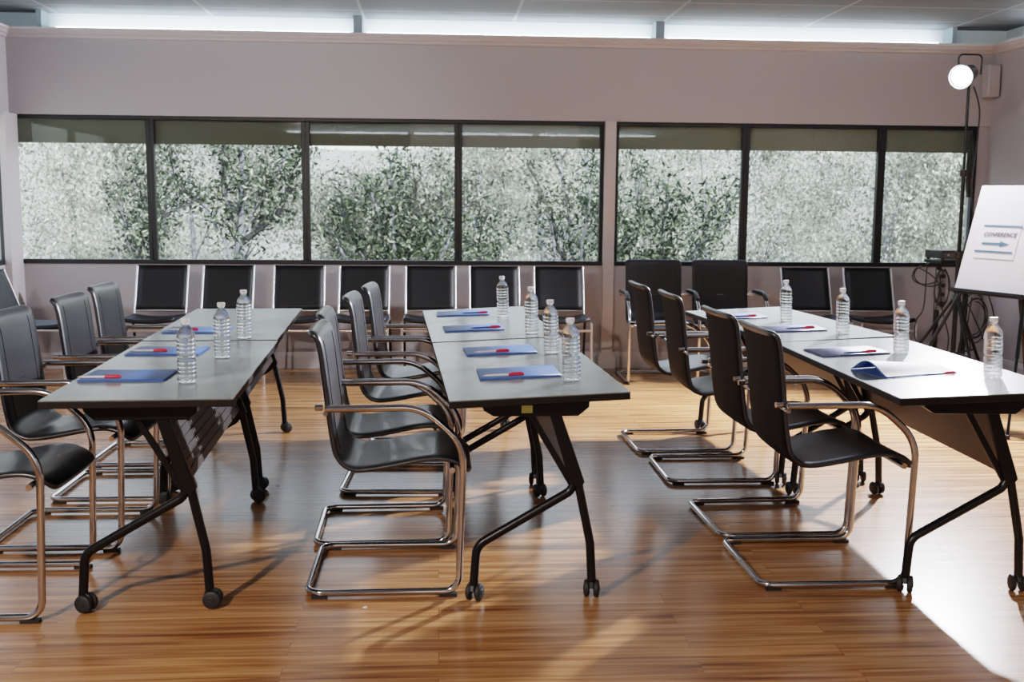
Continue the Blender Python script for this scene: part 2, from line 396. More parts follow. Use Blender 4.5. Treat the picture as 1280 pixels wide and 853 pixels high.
def make_armchair(name, label, cat, pads=False, lm='leather', hscale=1.):
    t = thing(name, label, cat)
    V, F, Q = shell([(a, b if b < .5 else .5+(b-.5)*hscale) for a, b in PROF], .228, .024, .034)
    m = MB().add(V, F); o = m.build('seat_shell', lm, t)
    so = o.modifiers.new('thick', 'SOLIDIFY'); so.thickness = .024; so.offset = 0; o.data.materials.append(M['leather_back']); so.material_offset = 1
    ss = o.modifiers.new('sub', 'SUBSURF'); ss.levels = 1; ss.render_levels = 1
    # stitched seams down the backrest
    for s in (-1, 1):
        pts = [(q.x+.013-.006, s*.150, q.z) for q in Q if .50 < q.z < .90]
        MB().tube(pts, .0022, 6).build('seam', 'stitch', t)
    # one bent chrome tube: arm, upright, runner, rear bar, and back
    r = .0125; y = .268
    path = [(-.190, -y, .672), (.14, -y, .676), (.285, -y, .545), (.268, -y, .018), (-.262, -y, .018), (-.262, y, .018), (.268, y, .018), (.285, y, .545), (.14, y, .676), (-.190, y, .672)]
    MB().tube(fillet(path, [.18, .16, .055, .055, .055, .055, .16, .18], 8), r, 12).build('frame', 'chrome', t)
    MB().tube([(.245, -y, .452), (.245, y, .452)], .011, 10).build('seat_bar', 'chrome', t)
    MB().tube([(-.188, -y-.004, .655), (-.188, y+.004, .655)], .009, 10).build('back_bar', 'chrome', t)
    for s in (-1, 1):
        MB().tube([(-.226, s*.243, .672), (-.2, s*.243, .672)], .011, 10).build('bolt', 'chrome', t)
        MB().box((.20, s*y-.012, .0), (.262, s*y+.012, .012)).build('glide', 'rubber', t)
        MB().box((-.245, s*y-.012, .0), (-.19, s*y+.012, .012)).build('glide', 'rubber', t)
        if pads:
            a = fillet([(-.15, s*y, .688), (.14, s*y, .692), (.275, s*y, .57)], .17, 8)
            MB().tube(a[:-1], .017, 10).build('arm_pad', 'black_plastic', t)
    return t
G = 'black armchairs along the conference tables'
chairs = [
 (-1.565, 3.80, .0, 'black leather armchair cut by the left picture edge, nearest the camera'),
 (-1.515, 4.53, .0, 'second nearest armchair of the left row, beside the left table'),
 (-1.505, 5.24, .0, 'third armchair of the left row, blue sheen on its backrest'),
 (-1.545, 5.90, .0, 'farthest armchair of the left row, near the back wall chairs'),
 (-.198, 3.98, .0, 'nearest black armchair at the middle table, full chrome base in view'),
 (-.235, 4.54, .02, 'second armchair of the middle row, base touching the nearest one'),
 (-.190, 5.32, -.04, 'third armchair of the middle row, beside the second blue folder from the back'),
 (-.140, 5.93, -.06, 'farthest armchair of the middle row, curled top before the wall chairs'),
 (1.420, 3.99, .0, 'nearest armchair at the right table, its black back to the camera'),
 (1.420, 4.58, .03, 'second armchair of the right row, half behind the nearest one'),
 (1.400, 5.47, .0, 'third armchair of the right row, chrome base out on the floor'),
 (1.360, 6.12, .02, 'farthest armchair of the right row, before the wall armchairs')]
proto = make_armchair('conference_armchair', 'x', 'chair')
for i, (x, y, a, lb) in enumerate(chairs):
    o = proto if i == 0 else copy_tree(proto)
    o.location = (x, y, 0); o.rotation_euler = (0, 0, a); o['label'] = lb; o['group'] = G
wc = make_armchair('wall_armchair', 'x', 'chair', pads=True, lm='wall_leather', hscale=1.0)
for i, (x, lb) in enumerate([(1.712, 'tall black armchair with padded arms against the wall, just right of the pillar'),
                             (2.250, 'tall black armchair with padded arms at the wall, beside the silver framed chairs')]):
    o = wc if i == 0 else copy_tree(wc)
    o.location = (x, 8.42, 0); o.rotation_euler = (0, 0, -PI/2); o['label'] = lb; o['group'] = 'two wall armchairs'

# ------------------------------------------------------------------ armless silver framed chairs along the wall (local: faces -Y)
def make_side_chair():
    t = thing('side_chair', 'x', 'chair')
    m = MB(); n = 10; V = []; F = []
    for i in range(n+1):
        z = .535+(.862-.535)*i/n; y = .155+.125*(i/n)
        for k in range(9):
            u = -1+2*k/8; V.append((u*.183, y+.012*(1-u*u), z))
    for i in range(n):
        for k in range(8): F.append((i*9+k, i*9+k+1, (i+1)*9+k+1, (i+1)*9+k))
    o = m.add(V, F).build('backrest', 'wall_leather', t); s = o.modifiers.new('t', 'SOLIDIFY'); s.thickness = .022
    V = []; F = []
    for i in range(n+1):
        y = .14-.40*i/n; z = .478-.012*math.sin(PI*i/n)+.010*(i/n)
        for k in range(9):
            u = -1+2*k/8; V.append((u*.203, y, z-.022*(1-u*u)))
    for i in range(n):
        for k in range(8): F.append((i*9+k, i*9+k+1, (i+1)*9+k+1, (i+1)*9+k))
    o = m = MB().add(V, F).build('seat', 'wall_leather', t); s = o.modifiers.new('t', 'SOLIDIFY'); s.thickness = .028
    for s in (-1, 1):
        p = fillet([(s*.196, .285, .866), (s*.196, .15, .50), (s*.205, .12, .468), (s*.210, -.25, .466)], [.05, .05], 5)
        MB().tube(p, .0078, 10).build('side_rail', 'steel', t)
        MB().tube([(s*.212, -.245, .47), (s*.216, -.262, .0)], .011, 10).build('leg', 'steel', t)
        MB().tube([(s*.205, .13, .47), (s*.205, .27, .0)], .010, 10).build('leg', 'black_metal', t)
    MB().tube([(-.213, -.255, .415), (.213, -.255, .415)], .010, 10).build('crossbar', 'steel', t)
    MB().tube([(-.19, .17, .525), (.19, .17, .525)], .009, 10).build('back_bar', 'steel', t)
    MB().tube([(-.198, .285, .866), (.198, .285, .866)], .005, 8).build('top_bar', 'wall_leather', t)
    return t
sc = make_side_chair()
side = [(-2.15, 'armless silver framed wall chair farthest left, above the left armchairs'),
        (-1.645, 'second armless wall chair from the left, behind the left table'),
        (-1.090, 'third armless wall chair from the left, partly hidden by the left table corner'),
        (-.590, 'fourth armless wall chair from the left, behind the middle row of armchairs'),
        (-.062, 'fifth armless wall chair from the left, beyond the middle row armchairs'),
        (.440, 'sixth armless wall chair from the left, behind the back middle bottle'),
        (.950, 'armless silver framed wall chair nearest the white pillar'),
        (2.968, 'armless wall chair beside the two padded wall armchairs'),
        (3.480, 'armless wall chair nearest the cables, at the right end of the wall')]
for i, (x, lb) in enumerate(side):
    o = sc if i == 0 else copy_tree(sc)
    o.location = (x, 8.42, 0); o.rotation_euler = (0, 0, R.uniform(-.03, .03)); o['label'] = lb; o['group'] = 'armless chairs along the window wall'
o = copy_tree(sc); o.location = (-2.86, 7.95, 0); o.rotation_euler = (0, 0, PI/2)
tag(o, 'armless chair against the left wall, seen from the side at the picture edge', 'chair')

# ------------------------------------------------------------------ flip-top tables (local: x across, y along)
def make_table(tilt, sticker=False, swivel=0.):
    t = thing('conference_table', 'x', 'table'); ZC = .737; th = .027; W = .305; Ln = .749
    tz = lambda x: ZC+x*math.tan(tilt)
    mt = Matrix.Translation((0, 0, ZC)) @ Matrix.Rotation(-tilt, 4, 'Y')
    top = MB().box((-W, -Ln, -.0035), (W, Ln, 0), mt).build('tabletop', 'top', t, smooth=False)
    MB().box((-W, -Ln, -th), (W, Ln, -.0036), mt).build('edge_band', 'edge', top, bevel=.002)
    u = lambda x: tz(x)-th-.002
    for s in (-1, 1):
        yy = s*.66; a, b = yy-.022, yy+.022
        ap = MB().prism([(-.19, u(-.19)), (-.185, u(-.19)-.022), (-.152, .657), (.140, .655), (.178, u(.178)-.030), (.18, u(.18))], a, b).build('apron', 'black_metal', t, bevel=.003)
        if sticker and s < 0:
            MB().box((-.056, a-.0015, .668), (-.018, a-.0002, .694)).build('sticker', 'sticker', t, smooth=False)
        MB().prism([(.040, .665), (.082, .665), (.168, .42), (.148, .395), (.118, .415)], yy-.016, yy+.016).build('leg_plate', 'black_metal', t, bevel=.004)
        MB().prism([(-.035, .66), (-.010, .66), (.128, .425), (.112, .41)], yy-.006, yy+.006).build('brace', 'black_metal', t, bevel=.002)
        MB().tube(fillet([(.140, yy, .43), (.118, yy, .385), (-.205, yy, .200), (-.215, yy, .062)], [.04, .06], 7), .0155, 12).build('leg', 'black_metal', t)
        MB().tube(fillet([(.142, yy, .44), (.192, yy, .20), (.200, yy, .062)], [.10], 7), .0155, 12).build('leg', 'black_metal', t)
        for x in (-.215, .200):
            sw = Matrix.Translation((x, yy, 0)) @ rotz(swivel+.25*s+x*.6) @ Matrix.Translation((-x, -yy, 0))
            c = MB(); c.tube([(x, yy, .07), (x, yy, .040)], .010, 8)
            c.prism([(x-.022, .040), (x-.014, .060), (x+.010, .068), (x+.030, .058), (x+.036, .036), (x+.022, .030)], yy-.008, yy+.008, mat=sw)
            co = c.build('caster', 'black_plastic', t, bevel=.002)
            for k in (-1, 1):
                y0 = yy+k*.017
                prof = [(.0, -.010), (.024, -.010), (.030, -.006), (.031, 0), (.030, .006), (.024, .010), (.012, .010), (.010, .012), (.0, .012)]
                MB().lathe([(max(r_, .0005), z*k) for r_, z in prof], 20, mat=sw @ Matrix.Translation((x+.010, y0, .0315)) @ Matrix.Rotation(-PI/2, 4, 'X')).build('wheel', 'rubber', co)
    # long rail and tilted modesty panel with grooves
    MB().box((.045, -.64, .655), (.075, .64, .685)).build('rail', 'black_metal', t, bevel=.002)
    A = Vector((.062, 0, .655)); B = Vector((.135, 0, .432)); d = (B-A).normalized(); n = Vector((-d.z, 0, d.x))
    if n.x < 0: n = -n
    pm = MB()
    rows = 7; L = (B-A).length/rows
    for k in range(rows):
        a0 = A+d*(k*L+.0025); a1 = A+d*((k+1)*L-.0025)
        q = [a0-n*.006, a1-n*.006, a1+n*.007, a0+n*.007]
        pm.prism([(v.x, v.z) for v in q], -.636, .636)
    q = [A-n*.0065, B-n*.0065, B+n*.003, A+n*.003]; pm.prism([(v.x, v.z) for v in q], -.637, .637)
    pm.build('modesty_panel', 'panel', t, smooth=False)
    sl = MB()  # glowing patches laid on the panel for light through its holes
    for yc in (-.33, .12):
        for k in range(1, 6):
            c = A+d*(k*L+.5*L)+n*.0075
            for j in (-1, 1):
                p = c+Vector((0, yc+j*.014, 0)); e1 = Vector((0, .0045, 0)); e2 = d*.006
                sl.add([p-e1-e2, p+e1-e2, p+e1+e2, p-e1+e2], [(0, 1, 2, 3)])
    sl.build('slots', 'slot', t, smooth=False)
    return t
TAB = {'LN': (-1.0083, 4.2937, .0468, 0.), 'LF': (-1.0871, 5.8281, .0474, 0.), 'MN': (.3082, 4.3266, .0426, .0406), 'MF': (.2412, 5.8602, .0445, .0389),
       'RN': (1.893, 4.325, -.018, .040), 'RF': (1.862, 5.855, .066, .030)}
TL = {'LN': 'near table of the left pair, slotted dark panel facing right', 'LF': 'far table of the left pair, butted end to end behind the near one',
      'MN': 'near table of the middle pair, yellow sticker under its front end', 'MF': 'far table of the middle pair, its top carrying the two farthest blue folders',
      'RN': 'near table of the right pair, glaring white top with the opened blue folder', 'RF': 'far table of the right pair, close to the wall armchairs'}
tl = make_table(0.); tm = make_table(.0406, True, 1.5); tr = copy_tree(tm)
for c in [c for c in bpy.data.objects if c.parent == tr and c.name.startswith('sticker')]: bpy.data.objects.remove(c)
objs = {'LN': tl, 'LF': copy_tree(tl), 'MN': tm, 'RN': tr, 'MF': copy_tree(tr), 'RF': copy_tree(tr)}
for k, o in objs.items():
    x, y, a, ti = TAB[k]; o.location = (x, y, 0); o.rotation_euler = (0, 0, a); tag(o, TL[k], 'table', 'flip top conference tables')
def on(tab, lx, ly, dz=0):
    x, y, a, ti = TAB[tab]
    if ti: ti = .0406
    return Matrix.Translation((x, y, .737)) @ rotz(a) @ Matrix.Rotation(-ti, 4, 'Y') @ Matrix.Translation((lx, ly, dz))

# ------------------------------------------------------------------ bottles
def bottle():
    t = thing('water_bottle', 'x', 'bottle')
    prof = [(.0005, .004), (.012, .003), (.022, .0), (.029, .002), (.033, .010)]
    z = .012
    for k in range(9):
        big = .0335
        prof += [(big, z+.003), (big, z+.010), (big-.0028, z+.013), (big-.0028, z+.014)]; z += .0145
        if k == 4: prof += [(.0305, z+.004), (.0305, z+.008)]; z += .010
    prof += [(.0335, z+.004), (.0325, z+.014), (.029, z+.026), (.022, z+.038), (.0155, z+.046), (.0125, z+.051), (.0125, z+.056), (.0148, z+.057), (.0148, z+.060), (.0118, z+.061), (.0118, z+.064), (.0005, z+.064)]
    zz = z+.056
    MB().lathe(prof, 28).build('bottle_body', 'bottle', t, angle=70)
    cp = MB()
    cp.lathe([(.0152, zz+.004), (.0152, zz+.017), (.0140, zz+.0185), (.0005, zz+.0185)], 28)
    for k in range(28):
        a = 2*PI*k/28; cp.box((.0148, -.0008, zz+.005), (.0158, .0008, zz+.0165), rotz(a))
    cp.build('cap', 'cap', t)
    return t
bo = bottle()
bl = [('LN', .102, -.417, 'nearest water bottle on the left table'), ('LN', .134, .202, 'middle water bottle of three on the left tables'),
      ('LF', .148, -.69, 'farthest water bottle on the left tables'),
      ('MN', .151, -.468, 'nearest water bottle on the middle table'), ('MN', .181, .24, 'second nearest water bottle on the middle table'),
      ('MF', .188, -.596, 'third water bottle along the middle tables, before the far one'), ('MF', .13, .212, 'farthest water bottle on the middle tables, before the wall chairs'),
      ('RN', .172, -.435, 'nearest water bottle on the right table, at the right picture edge'), ('RN', .110, .262, 'second nearest water bottle on the right table'),
      ('RF', .112, -.575, 'third water bottle along the right tables, near their seam'), ('RF', .052, .02, 'farthest water bottle on the right tables')]
for i, (tb, lx, ly, lb) in enumerate(bl):
    o = bo if i == 0 else copy_tree(bo)
    o.matrix_world = on(tb, lx, ly, .0005) @ rotz(i*.9); tag(o, 'clear '+lb, 'bottle', 'clear ribbed water bottles with white caps')

# ------------------------------------------------------------------ folders and pens
def folder(mat):
    t = thing('paper_folder', 'x', 'folder')
    MB().box((-.150, -.125, 0), (.150, .125, .002)).build('back_cover', mat, t, smooth=False)
    MB().box((-.145, -.121, .002), (.146, .120, .005)).build('papers', 'paper' if mat == 'folder' and False else mat, t, smooth=False)
    V = []; F = []
    for i in range(9):
        y = -.125+.25*i/8; z = .0058+.0016*math.sin(PI*i/8)
        V += [(-.150, y, z), (.150, y, z)]
    for i in range(8): F.append((2*i, 2*i+1, 2*i+3, 2*i+2))
    o = MB().add(V, F).build('front_cover', mat, t); s = o.modifiers.new('t', 'SOLIDIFY'); s.thickness = .0009
    return t
def open_folder():
    t = thing('open_folder', 'blue folder lying open with its white cover lifted, on the right near table', 'folder')
    MB().box((-.155, -.125, 0), (.155, .125, .002)).build('back_cover', 'folder', t, smooth=False)
    V = []; F = []; n = 14
    for i in range(n+1):
        u = i/n; ang = u
        y = .125-.235*u; z = .004+.055*math.sin(PI*u)**1.3*(1-.35*u)
        V += [(-.155+.0*u, y, z), (.155, y, z*.28+.002)]
    VV = []
    for i in range(n+1):
        a, b = Vector(V[2*i]), Vector(V[2*i+1])
        for k in range(7): VV.append(a.lerp(b, k/6))
    for i in range(n):
        for k in range(6): F.append((i*7+k, i*7+k+1, (i+1)*7+k+1, (i+1)*7+k))
    o = MB().add(VV, F).build('front_cover', 'folder', t); s = o.modifiers.new('t', 'SOLIDIFY'); s.thickness = .0012; s.offset = -1
    o = MB().add([(v.x*.97, v.y-.004, v.z+.0022) for v in VV], F).build('loose_sheet', 'paper', t)
    return t
def pen(barrel):
    t = thing('ballpoint_pen', 'x', 'pen')
    MB().lathe([(.0008, -.078), (.0022, -.072), (.0042, -.06), (.0046, .015), (.0046, .02)], 12, mat=Matrix.Rotation(PI/2, 4, 'Y')).build('barrel', barrel, t)
    c = MB().lathe([(.0052, .016), (.0054, .03), (.0054, .068), (.004, .073), (.0008, .074)], 12, mat=Matrix.Rotation(PI/2, 4, 'Y'))
    c.box((.025, -.001, .005), (.068, .001, .008)); c.build('cap', 'pen_red', t)
    return t
fb = folder('folder'); fp = folder('folder_pale')
fl = [('LN', -.130, -.262, -.035, fb, 'blue folder nearest the camera on the left table'), ('LN', -.118, .398, -.035, fb, 'second blue folder from the front on the left table'),
      ('LF', -.115, -.375, -.03, fb, 'third blue folder, on the far left table near the seam'),
      ('MN', -.019, -.248, -.02, fb, 'nearest blue folder on the middle table'), ('MN', -.028, .380, .01, fb, 'second nearest blue folder on the middle table'),
      ('MF', -.077, -.290, .0, fb, 'near blue folder of the far middle table'), ('MF', -.080, .455, -.06, fb, 'farthest blue folder on the middle tables'),
      ('RN', -.100, .352, .06, fp, 'slate coloured folder between two bottles on the near right table'),
      ('RF', -.050, -.315, -.10, fp, 'slate folder just past the seam of the right tables'), ('RF', -.125, .330, -.06, fp, 'farthest slate folder on the right tables')]
used = set(); pens_made = []
pb = pen('pen_white')
pb2 = pen('pen_blue'); usedp = set()
# pen offsets relative to the folder
po = {0: (-.078, -.093, 0), 1: (-.065, -.055, 0), 2: (-.06, -.06, 0), 3: (-.06, -.100, .0), 4: (-.04, -.092, 0), 5: (.06, -.085, .03), 6: (.07, -.09, .03), 7: (.02, -.105, .02), 8: (.03, -.06, .03), 9: (.02, -.09, 0)}
for i, (tb, lx, ly, a, src, lb) in enumerate(fl):
    o = src if src.name not in used else copy_tree(src); used.add(src.name)
    m = on(tb, lx, ly, .0004) @ rotz(a); o.matrix_world = m; tag(o, lb, 'folder', 'card folders set out at the seats')
    src = pb if i < 5 else pb2
    q = src if src.name not in usedp else copy_tree(src); usedp.add(src.name)
    pens_made.append(q); dx, dy, da = po[i]; q.matrix_world = m @ Matrix.Translation((dx, dy, .0128)) @ rotz(da)
    tag(q, ('white pen with red cap lying on the ' if i < 5 else 'dark pen with red cap lying on the ')+lb.replace('nearest the camera ', '').replace('blue folder', 'blue folder'), 'pen', 'red capped pens')
pens_l = ['white pen with red cap on the nearest left folder', 'white pen with red cap on the second left folder', 'white pen with red cap on the far left table folder',
          'white pen with red cap on the nearest middle folder', 'white pen with red cap on the second middle folder', 'dark pen with red cap on the third middle folder',
          'dark pen with red cap on the farthest middle folder', 'dark pen with red cap on the near right slate folder', 'dark pen with red cap on the slate folder past the seam', 'dark pen with red cap on the farthest right folder']
for q, lb in zip(pens_made, pens_l): q['label'] = lb
of = open_folder(); of.matrix_world = on('RN', -.075, -.215, .0004) @ rotz(.22)
q = copy_tree(pb2); q.matrix_world = on('RN', .015, -.335, .006) @ rotz(.25); tag(q, 'pen with red cap beside the opened folder on the right table', 'pen', 'red capped pens')

# ------------------------------------------------------------------ easel with sign board
def easel():
    t = thing('easel', 'black tripod easel stand holding the white sign board by the right wall', 'easel')
    A = Vector((3.415, 7.0, .834)); B = Vector((3.565+.03, 6.49, .831)); ex = (B-A).normalized(); Wd = .60
    nb = Vector((-ex.y, ex.x, 0)).normalized()
    if nb.x < 0: nb = -nb                                   # away from the room, towards the wall
    up = (Vector((0, 0, 1))*.664+nb*.185).normalized(); H = .70
    O = A
    wide = (B-A).length+.02
    fr = -nb                                                # facing normal side
    nrm = ex.cross(up).normalized()
    if nrm.dot(fr) < 0: nrm = -nrm
    def P(u, v, w=0): return O+ex*u+up*v+nrm*w
    # tray
    m = MB(); q = [P(-.02, -.02, -.03), P(wide+.02, -.02, -.03), P(wide+.02, -.02, .05), P(-.02, -.02, .05)]
    V = q+[v+up*.018 for v in q]
    m.add(V, [(3, 2, 1, 0), (4, 5, 6, 7), (0, 1, 5, 4), (1, 2, 6, 5), (2, 3, 7, 6), (3, 0, 4, 7)]).build('tray', 'black_metal', t, smooth=False)
    top = P(wide*.5, H*.72, -.03)
    for u, fx in ((.03, -.20), (wide-.03, wide+.20)):
        a = P(u, 0, -.025); g = O+ex*fx-nb*.30; g.z = .012
        MB().tube([top+(a-top)*.0, a], .011, 10).build('leg', 'black_metal', t)
        lg = MB().tube([a, a+(g-a)*.45], .0125, 10).build('leg', 'black_metal', t)
        MB().tube([a+(g-a)*.42, g], .009, 10).build('leg_extension', 'black_metal', lg)
        MB().tube([g+Vector((0, 0, .012)), Vector((g.x, g.y, 0))], .016, 10).build('rubber_foot', 'rubber', lg)
    g = O+ex*wide*.5+nb*.42; g.z = 0
    MB().tube([top, g], .011, 10).build('leg', 'black_metal', t)
    MB().tube([P(.03, .02, -.025), P(wide-.03, .02, -.025)], .008, 8).build('spreader', 'black_metal', t)
    # sign board: thing of its own
    b = thing('sign_board', 'white board with a printed conference sign, leaning on the black easel', 'sign')
    q = [P(0, 0, .0), P(wide, 0, .0), P(wide, H, .0), P(0, H, .0)]
    V = q+[v+nrm*.012 for v in q]
    MB().add(V, [(3, 2, 1, 0), (4, 5, 6, 7), (0, 1, 5, 4), (1, 2, 6, 5), (2, 3, 7, 6), (3, 0, 4, 7)]).build('panel', 'board', b, smooth=False)
    # the facing side runs in which direction? text must read left to right for the viewer in the room
    rt = ex; z = .0135
    def quad(mb, u0, v0, u1, v1, w=z, sh=0): mb.add([P(u0, v0, w), P(u1, v0+sh, w), P(u1, v1+sh, w), P(u0, v1, w)], [(0, 1, 2, 3)])
    sg = MB(); quad(sg, .085, .215, .405, .465, .0128); sg.build('sheet', 'paper_sheet', b, smooth=False)
    s = MB(); quad(s, .105, .425, .415, .437); s.build('stripe', 'ink_blue', b, smooth=False)
    s = MB(); quad(s, .08, .255, .385, .267); s.build('stripe', 'ink_blue', b, smooth=False)
    s = MB(); quad(s, .125, .306, .28, .321); s.add([P(.27, .295, z), P(.35, .3135, z), P(.27, .332, z)], [(0, 1, 2)]); s.build('arrow', 'ink_blue', b, smooth=False)
    cu = bpy.data.curves.new('lettering', 'FONT'); cu.body = 'CONFERENCE'; cu.size = .040; cu.shear = .30; cu.extrude = .0002; cu.offset = .0005; cu.space_character = 1.12
    tmp = bpy.data.objects.new('tmp', cu); col.objects.link(tmp)
    bpy.context.view_layer.update(); dg = bpy.context.evaluated_depsgraph_get()
    me = bpy.data.meshes.new_from_object(tmp.evaluated_get(dg)); bpy.data.objects.remove(tmp)
    xs = [v.co.x for v in me.vertices]; sx = .262/(max(xs)-min(xs)); x0 = min(xs)
    for v in me.vertices:
        c = v.co.copy(); v.co = P(.125+(c.x-x0)*sx, .362+c.y, z+c.z)
    me.materials.clear(); me.materials.append(M['ink_dark'])
    lo = bpy.data.objects.new('lettering', me); col.objects.link(lo); lo.parent = b
M['paper_sheet'] = simple('sign_sheet', (.56, .525, .55), .6)
easel()

# ------------------------------------------------------------------ studio light on a stand
LX, LY, LZ = 3.53, 7.45, 2.25
t = thing('light_stand', 'tall black light stand with tripod legs behind the easel', 'stand'); t.location = (3.665, 7.50, 0)
MB().tube([(0, 0, .25), (0, 0, 1.05)], .017, 12).build('pole', 'black_metal', t)
MB().tube([(0, 0, 1.0), (.0, 0, 1.62)], .0135, 12).build('pole', 'black_metal', t)
MB().tube([(0, 0, 1.6), (.0, 0, 2.22)], .010, 12).build('pole', 'black_metal', t)
for z in (1.04, 1.61): MB().lathe([(.02, 0), (.024, .005), (.024, .045), (.018, .05)], 12, c=(0, 0, z-.03)).build('collar', 'black_plastic', t)
MB().lathe([(.02, 0), (.028, .005), (.028, .05), (.02, .06)], 12, c=(0, 0, .70)).build('collar', 'black_plastic', t)
for k in range(3):
    a = 2.6+k*2*PI/3
    lg = MB().tube([(.02*math.cos(a), .02*math.sin(a), .72), (.46*math.cos(a), .46*math.sin(a), .012)], .011, 10).build('leg', 'black_metal', t)
    MB().tube([(.015*math.cos(a), .015*math.sin(a), .33), (.26*math.cos(a), .26*math.sin(a), .345)], .007, 8).build('brace', 'black_metal', lg)
    MB().lathe([(.014, 0), (.016, .02), (.010, .03)], 10, c=(.46*math.cos(a), .46*math.sin(a), 0)).build('rubber_foot', 'rubber', lg)
# lamp head
t = thing('studio_lamp', 'glowing white studio lamp head on top of the tall stand', 'lamp'); t.location = (3.62, 7.50, LZ+.02)
dirv = Vector((-.62, -.70, -.22)).normalized(); q = dirv.to_track_quat('-Z', 'Y').to_matrix().to_4x4()
MB().lathe([(.03, .17), (.055, .165), (.062, .06), (.078, -.02), (.086, -.055), (.080, -.055), (.070, -.02)], 28, mat=q).build('housing', 'black_metal', t)
MB().lathe([(.0005, -.035), (.04, -.042), (.066, -.035), (.06, -.03), (.0005, -.03)], 28, mat=q).build('bulb_face', 'lamp', t)
br = fillet([(-.078, .0, -.02), (-.085, 0, .115), (.085, 0, .115), (.078, 0, -.02)], .03, 5)
MB().tube([(p.x+.045, p.y, p.z+.03) for p in br], .006, 8).build('yoke', 'black_metal', t)
MB().tube([(.045, 0, -.07), (.045, 0, .02)], .014, 10).build('mount', 'black_metal', t)

def spot(name, kind, loc, energy, colr, **k):
    l = bpy.data.lights.new(name, kind); l.energy = energy; l.color = colr
    for a, b in k.items(): setattr(l, a, b)
    o = bpy.data.objects.new(name, l); col.objects.link(o); o.location = loc; return o
def aim(o, tgt): o.rotation_euler = (Vector(tgt)-o.location).to_track_quat('-Z', 'Y').to_euler()
o = spot('lamp_beam', 'SPOT', (3.62+dirv.x*.10, 7.50+dirv.y*.10, LZ+.02+dirv.z*.10), 1650, (.88, .90, 1.), spot_size=2.7, spot_blend=.5, shadow_soft_size=.06); aim(o, Vector((3.62, 7.5, LZ+.02))+dirv*4)
o = spot('key_light', 'SPOT', (-2.18, .43, 2.72), 430, (1., .86, .74), spot_size=1.75, spot_blend=.6, shadow_soft_size=.07); aim(o, (.6, 4.6, .2))
o = spot('front_fill', 'AREA', (1.0, -1.5, 2.6), 28, (1., .92, .88), size=3.0); aim(o, (.8, 6, .8))
# portals for the sky light coming through the window band
for x0, x1 in ((XL, 1.362), (1.452, 4.53)):
    l = bpy.data.lights.new('window_portal', 'AREA'); l.shape = 'RECTANGLE'; l.size = x1-x0; l.size_y = HD-SILL; l.cycles.is_portal = True
    o = bpy.data.objects.new('window_portal', l); col.objects.link(o); o.location = ((x0+x1)/2, YB+.2, (HD+SILL)/2); o.rotation_euler = (-PI/2, 0, 0)

# ------------------------------------------------------------------ equipment cart with cables, behind the easel
t = thing('equipment_stand', 'black metal equipment stand with a grey power strip, under the window', 'stand'); t.location = (3.85, 7.98, 0)
for x in (-.10, .12):
    MB().box((x-.016, -.016, .03), (x+.016, .016, .95)).build('post', 'black_metal', t, bevel=.003)
MB().box((-.15, -.15, .95), (.24, .15, .975)).build('top_shelf', 'black_metal', t, bevel=.003)
MB().box((-.17, -.15, .0), (-.06, .15, .03)).build('foot', 'black_metal', t, bevel=.003)
MB().box((.08, -.15, .0), (.20, .15, .03)).build('foot', 'black_metal', t, bevel=.003)
ps = MB().box((-.125, -.045, .60), (-.055, -.018, .90)).build('power_strip', 'outlet', t, bevel=.004)
for k in range(4): MB().lathe([(.0005, 0), (.016, 0), (.016, .022), (.0005, .022)], 14, mat=Matrix.Translation((-.09, -.045, .65+.068*k)) @ Matrix.Rotation(PI/2, 4, 'X')).build('plug', 'black_plastic', ps)
t2 = thing('mixer_unit', 'flat black electronics box on the equipment stand by the window sill', 'electronics'); t2.location = (3.85, 7.98, .975)
MB().box((-.15, -.14, .012), (.23, .14, .075)).build('case', 'black_plastic', t2, bevel=.006)
MB().box((-.14, -.143, .022), (.22, -.139, .062)).build('front_panel', 'hub', t2)
for x in (-.13, .21):
    for y in (-.12, .12): MB().lathe([(.012, 0), (.012, .012)], 10, c=(x, y, 0)).build('foot', 'rubber', t2)
for k in range(5): MB().lathe([(.008, 0), (.007, .012), (.0005, .012)], 10, mat=Matrix.Translation((-.10+.06*k, -.143, .042)) @ Matrix.Rotation(PI/2, 4, 'X')).build('knob', 'outlet', t2)
for k, (px_, py_, lb_) in enumerate([(-.252, 3.61, 'tiny white scrap of paper on the floor before the nearest middle chair'), (-.78, 5.23, 'tiny pale scrap on the floor beside the left table casters')]):
    o = MB().add([(-.008, -.004, 0), (.008, -.005, 0), (.009, .004, .002), (0, .006, .004), (-.007, .004, .001)], [(0, 1, 2, 3, 4)]).build('paper_scrap', 'paper', smooth=False)
    o.location = (px_, py_, .001); tag(o, lb_, 'paper scrap')
def cab(pts, r, label, n=8):
    P = [Vector(p) for p in pts]; Q = []
    for i in range(len(P)-1):
        p0, p1, p2, p3 = P[max(i-1, 0)], P[i], P[i+1], P[min(i+2, len(P)-1)]
        for k in range(n):
            u = k/n; Q.append(.5*((2*p1)+(-p0+p2)*u+(2*p0-5*p1+4*p2-p3)*u*u+(-p0+3*p1-3*p2+p3)*u**3))
    Q.append(P[-1]); tag(MB().tube(Q, r, 8).build('cable', 'cable'), label, 'cable', 'black cables by the right corner')
def loops(cx, cy, cz, rx, rz, n, tail, label, r=.0045, seed=1):
    rr = random.Random(seed); pts = []
    for k in range(n*10):
        a = 2*PI*k/10; j = 1+.18*math.sin(k*.7+seed)
        pts.append((cx+rx*math.sin(a)*j, cy+.01*math.sin(k*.9)+.0012*k, cz+rz*math.cos(a)*j-.01*math.sin(k*.37)))
    cab(pts+tail, r, label, 4)
